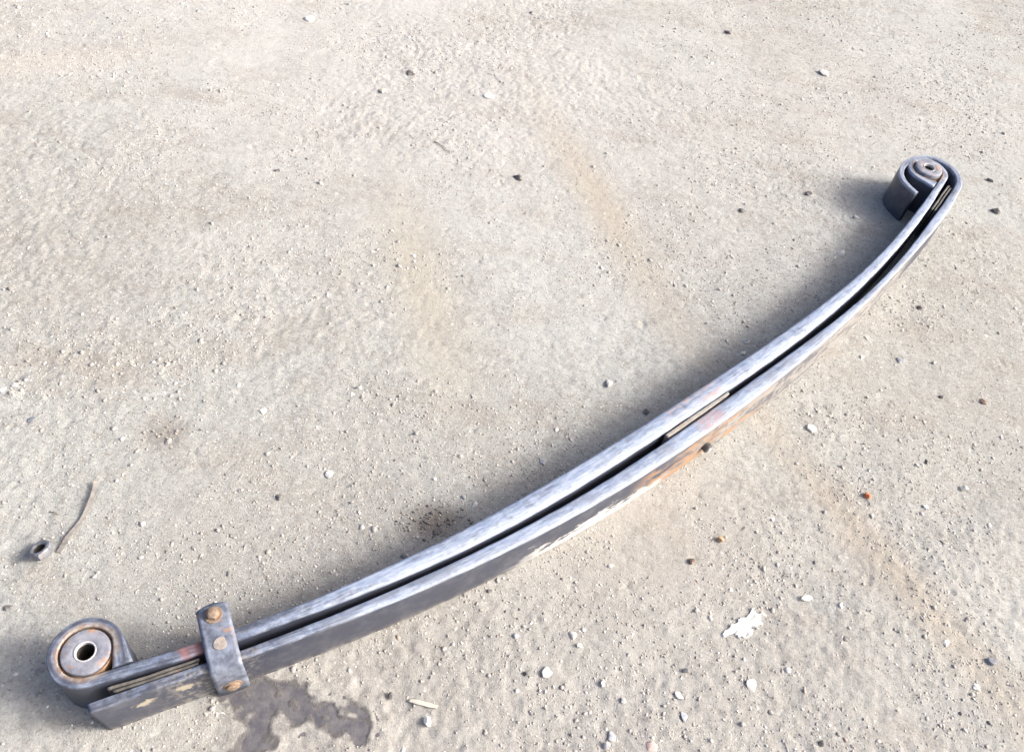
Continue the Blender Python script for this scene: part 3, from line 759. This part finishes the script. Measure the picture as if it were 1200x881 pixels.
# white flake: thin ragged piece
def flake():
    P = np.array([(.3755,.5568),(.3845,.5625),(.3905,.5735),(.4005,.5790),(.4075,.5905),(.4165,.5925),(.4283,.6088),(.4345,.6020),(.4405,.6035),(.4385,.5935),(.4425,.5853),(.4340,.5810),
                  (.4269,.5755),(.4220,.5650),(.4150,.5575),(.4075,.5600),(.4028,.5552),(.3965,.5615),(.3890,.5585),(.3825,.5520)])
    Q = []
    r = np.random.default_rng(3)
    for i in range(len(P)):
        a, b = P[i], P[(i+1) % len(P)]
        for t in np.linspace(0, 1, 6)[:-1]: Q.append(a+(b-a)*t+r.normal(0, .0009, 2))
    c = P.mean(0); V = []; F = []; n = len(Q); L = (1.0, .93, .7, .4, .12)
    for li, f in enumerate(L):
        for q in Q:
            p = c+(q-c)*f; z = hz_at(*p)+(.0002 if li == 0 else .0022+.0005*math.sin(p[0]*300)*math.sin(p[1]*260))
            V.append((p[0], p[1], z))
    for li in range(len(L)-1):
        for i in range(n): F.append((li*n+i, li*n+(i+1) % n, (li+1)*n+(i+1) % n, (li+1)*n+i))
    F.append(tuple((len(L)-1)*n+i for i in range(n)))
    k = Nodes('plaster'); k.set(Base_Color=k.mix(k.noise(k.tc.outputs['Object'], 150, 5, .7), (.56, .55, .53), (.74, .735, .715)), Roughness=.85)
    k.bump(k.noise(k.tc.outputs['Object'], 300, 4), .6, .0015)
    tag(make_obj('plaster_flake', V, F, k.m, None, False), 'large ragged white flake lying on the dirt at lower right', 'flake')
flake()
# wood chip
def chip():
    k = Nodes('bare_wood'); n = k.noise(k.mapping((40, 900, 400)), 1, 4, .6)
    k.set(Base_Color=k.mix(n, (.44, .415, .35), (.57, .545, .48)), Roughness=.75); k.bump(n, .5, .0008)
    V = []; F = []; N = 14; r = np.random.default_rng(5)
    for i in range(N):
        t = i/(N-1); x = -.0190+.038*t; wv = .0029*(1-.18*abs(2*t-1)**3)+r.normal(0, .0002)
        z = .0004*math.sin(t*5)
        for sx, zz in ((-1, 0), (-1, .0024), (-.4, .0031), (.5, .0030), (1, .0022), (1, 0)):
            V.append((x+(.0012*sx if i in (0, N-1) else 0), wv*sx, z+zz))
    for i in range(N-1):
        for j in range(6): a, b = i*6+j, i*6+(j+1) % 6; F.append((a, a+6, b+6, b))
    F += [tuple(range(6)), tuple((N-1)*6+j for j in range(6))[::-1]]
    o = make_obj('wood_chip', V, F, k.m, None, False, (-.0396, .3793, hz_at(-.0396, .3793)+.0008), -.06)
    tag(o, 'pale tan wood chip like a short flat stick, at the bottom edge', 'wood chip')
chip()
def twig(p0, p1, r0, label, bend=.1, col=(.11, .09, .07)):
    p0, p1 = Vector((*p0, hz_at(*p0)+r0)), Vector((*p1, hz_at(*p1)+r0*2))
    k = Nodes('dry_twig'); n = k.noise(k.tc.outputs['Object'], 400, 3); k.set(Base_Color=k.mix(n, col, tuple(2.2*c for c in col)), Roughness=.85)
    V = []; F = []; N = 12; d = (p1-p0); s = Vector((-d.y, d.x, 0))
    for i in range(N):
        t = i/(N-1); c = p0+d*t+s*bend*math.sin(math.pi*t)+s*.02*math.sin(t*14)+Vector((0, 0, r0*1.2*math.sin(math.pi*t)))
        rr = r0*(1-.5*t)
        for j in range(6):
            a = j*math.pi/3; V.append(tuple(c+s.normalized()*rr*math.cos(a)+Vector((0, 0, rr*math.sin(a)))))
    for i in range(N-1):
        for j in range(6): a, b = i*6+j, i*6+(j+1) % 6; F.append((a, b, b+6, a+6))
    F += [tuple(range(6))[::-1], tuple((N-1)*6+j for j in range(6))]
    tag(make_obj('twig', V, F, k.m, None, True), label, 'twig')
twig((-.2656, 1.598), (-.2243, 1.5654), .0011, 'thin dark dry twig lying alone on the dirt, upper middle', .06)
twig((-.6446, .5572), (-.6291, .5545), .0009, 'tiny dark twig stub between the metal ring and the upper end of the strap', .08)

# steel nut lying tilted near the strap
M_nut = plain('nut_steel', (.09, .095, .11), (.22, .235, .26), .45, 130, .1, .7)
def nut():
    V = []; F = []; seg = 36
    prof = [(.0072, 0), (.0128, 0), (.0142, .0016), (.0142, .0080), (.0128, .0102), (.0100, .0108), (.0080, .0100), (.0072, .0088)]
    n = len(prof)
    for i in range(seg):
        a = 2*math.pi*i/seg
        st = math.pi/3; b = (a % st)-st/2; hx = math.cos(st/2)/math.cos(b)*1.06
        for r, z in prof:
            rr = r*(hx if .0135 < r < .02 else (1+(hx-1)*.3 if r > .011 else 1)); V.append((rr*math.cos(a), rr*math.sin(a), z))
    for i in range(seg):
        for k in range(n):
            a, b = i*n+k, i*n+(k+1) % n; c = ((i+1) % seg)*n; F.append((a, c+k, c+(k+1) % n, b))
    o = make_obj('metal_nut', V, F, M_nut, None, False, (-.6200, .4905, hz_at(-.62, .49)+.0062))
    o.scale = (1.2, 1.2, 1.1)
    o.rotation_euler = Vector((-.34, .20, .85)).to_track_quat('Z', 'Y').to_euler()
    lathe('thread', [(.0066, .0006), (.00725, .0006), (.00725, .0088), (.0066, .0088)], (0, 0), M_hole_shade, o, 30)  # hole wall coloured dark to carry the shade inside the nut
    lathe('hole_shade', [(.0001, .0004), (.0066, .0004), (.0066, .0012), (.0001, .0012)], (0, 0), M_hole_shade, o, 30)  # dark disc closing the hole, stands in for its shade
    tag(o, 'worn steel nut lying tilted on the dirt at the lower left, beside the strap', 'nut')
nut()
# thin flat strap, bent, on the ground
def strap_strip():
    P = [(-.6017,.4972),(-.6000,.5105),(-.5990,.5226),(-.5955,.5365),(-.5935,.5493),(-.5920,.5613),(-.5915,.5733),(-.5925,.5850),(-.5945,.5969),(-.5975,.6065),(-.6000,.6179)]
    P, _ = resample(P, [1]*len(P), .003, 40); n = len(P); V = []; F = []
    tg = np.gradient(P, axis=0); tg /= np.linalg.norm(tg, axis=1)[:, None]; nr = np.stack([-tg[:, 1], tg[:, 0]], 1)
    for i in range(n):
        t = i/(n-1); base = hz_at(*P[i])
        lift = .0008+.0060*max(0, t-.3)**1.2+.002*math.sin(t*7)**2
        tw = .5+.5*t                                   # strip leans on its left edge more and more
        for s, e in ((-1, 0), (-1, 1), (1, 1), (1, 0)):
            hw = .0031
            c = P[i]+nr[i]*s*-hw*math.cos(tw*.9)
            V.append((c[0], c[1], base+lift+(hw*math.sin(tw*.9)*(1 if s < 0 else -.2))+.0007*e))
    for i in range(n-1):
        for j in range(4): a, b = i*4+j, i*4+(j+1) % 4; F.append((a, b, b+4, a+4))
    F += [(3, 2, 1, 0), tuple((n-1)*4+j for j in range(4))]
    o = make_obj('metal_strip', V, F, plain('strip', (.12, .115, .11), (.20, .19, .18), .5, 120, .05), None, True)
    bm = bmesh.new(); bm.from_mesh(o.data); bmesh.ops.recalc_face_normals(bm, faces=bm.faces)
    for e in bm.edges:
        if len(e.link_faces) == 2 and e.calc_face_angle(0) > .6: e.smooth = False
    bm.to_mesh(o.data); bm.free()
    tag(o, 'narrow curved grey strip rising from beside the nut, lying on the dirt', 'strip')
strap_strip()
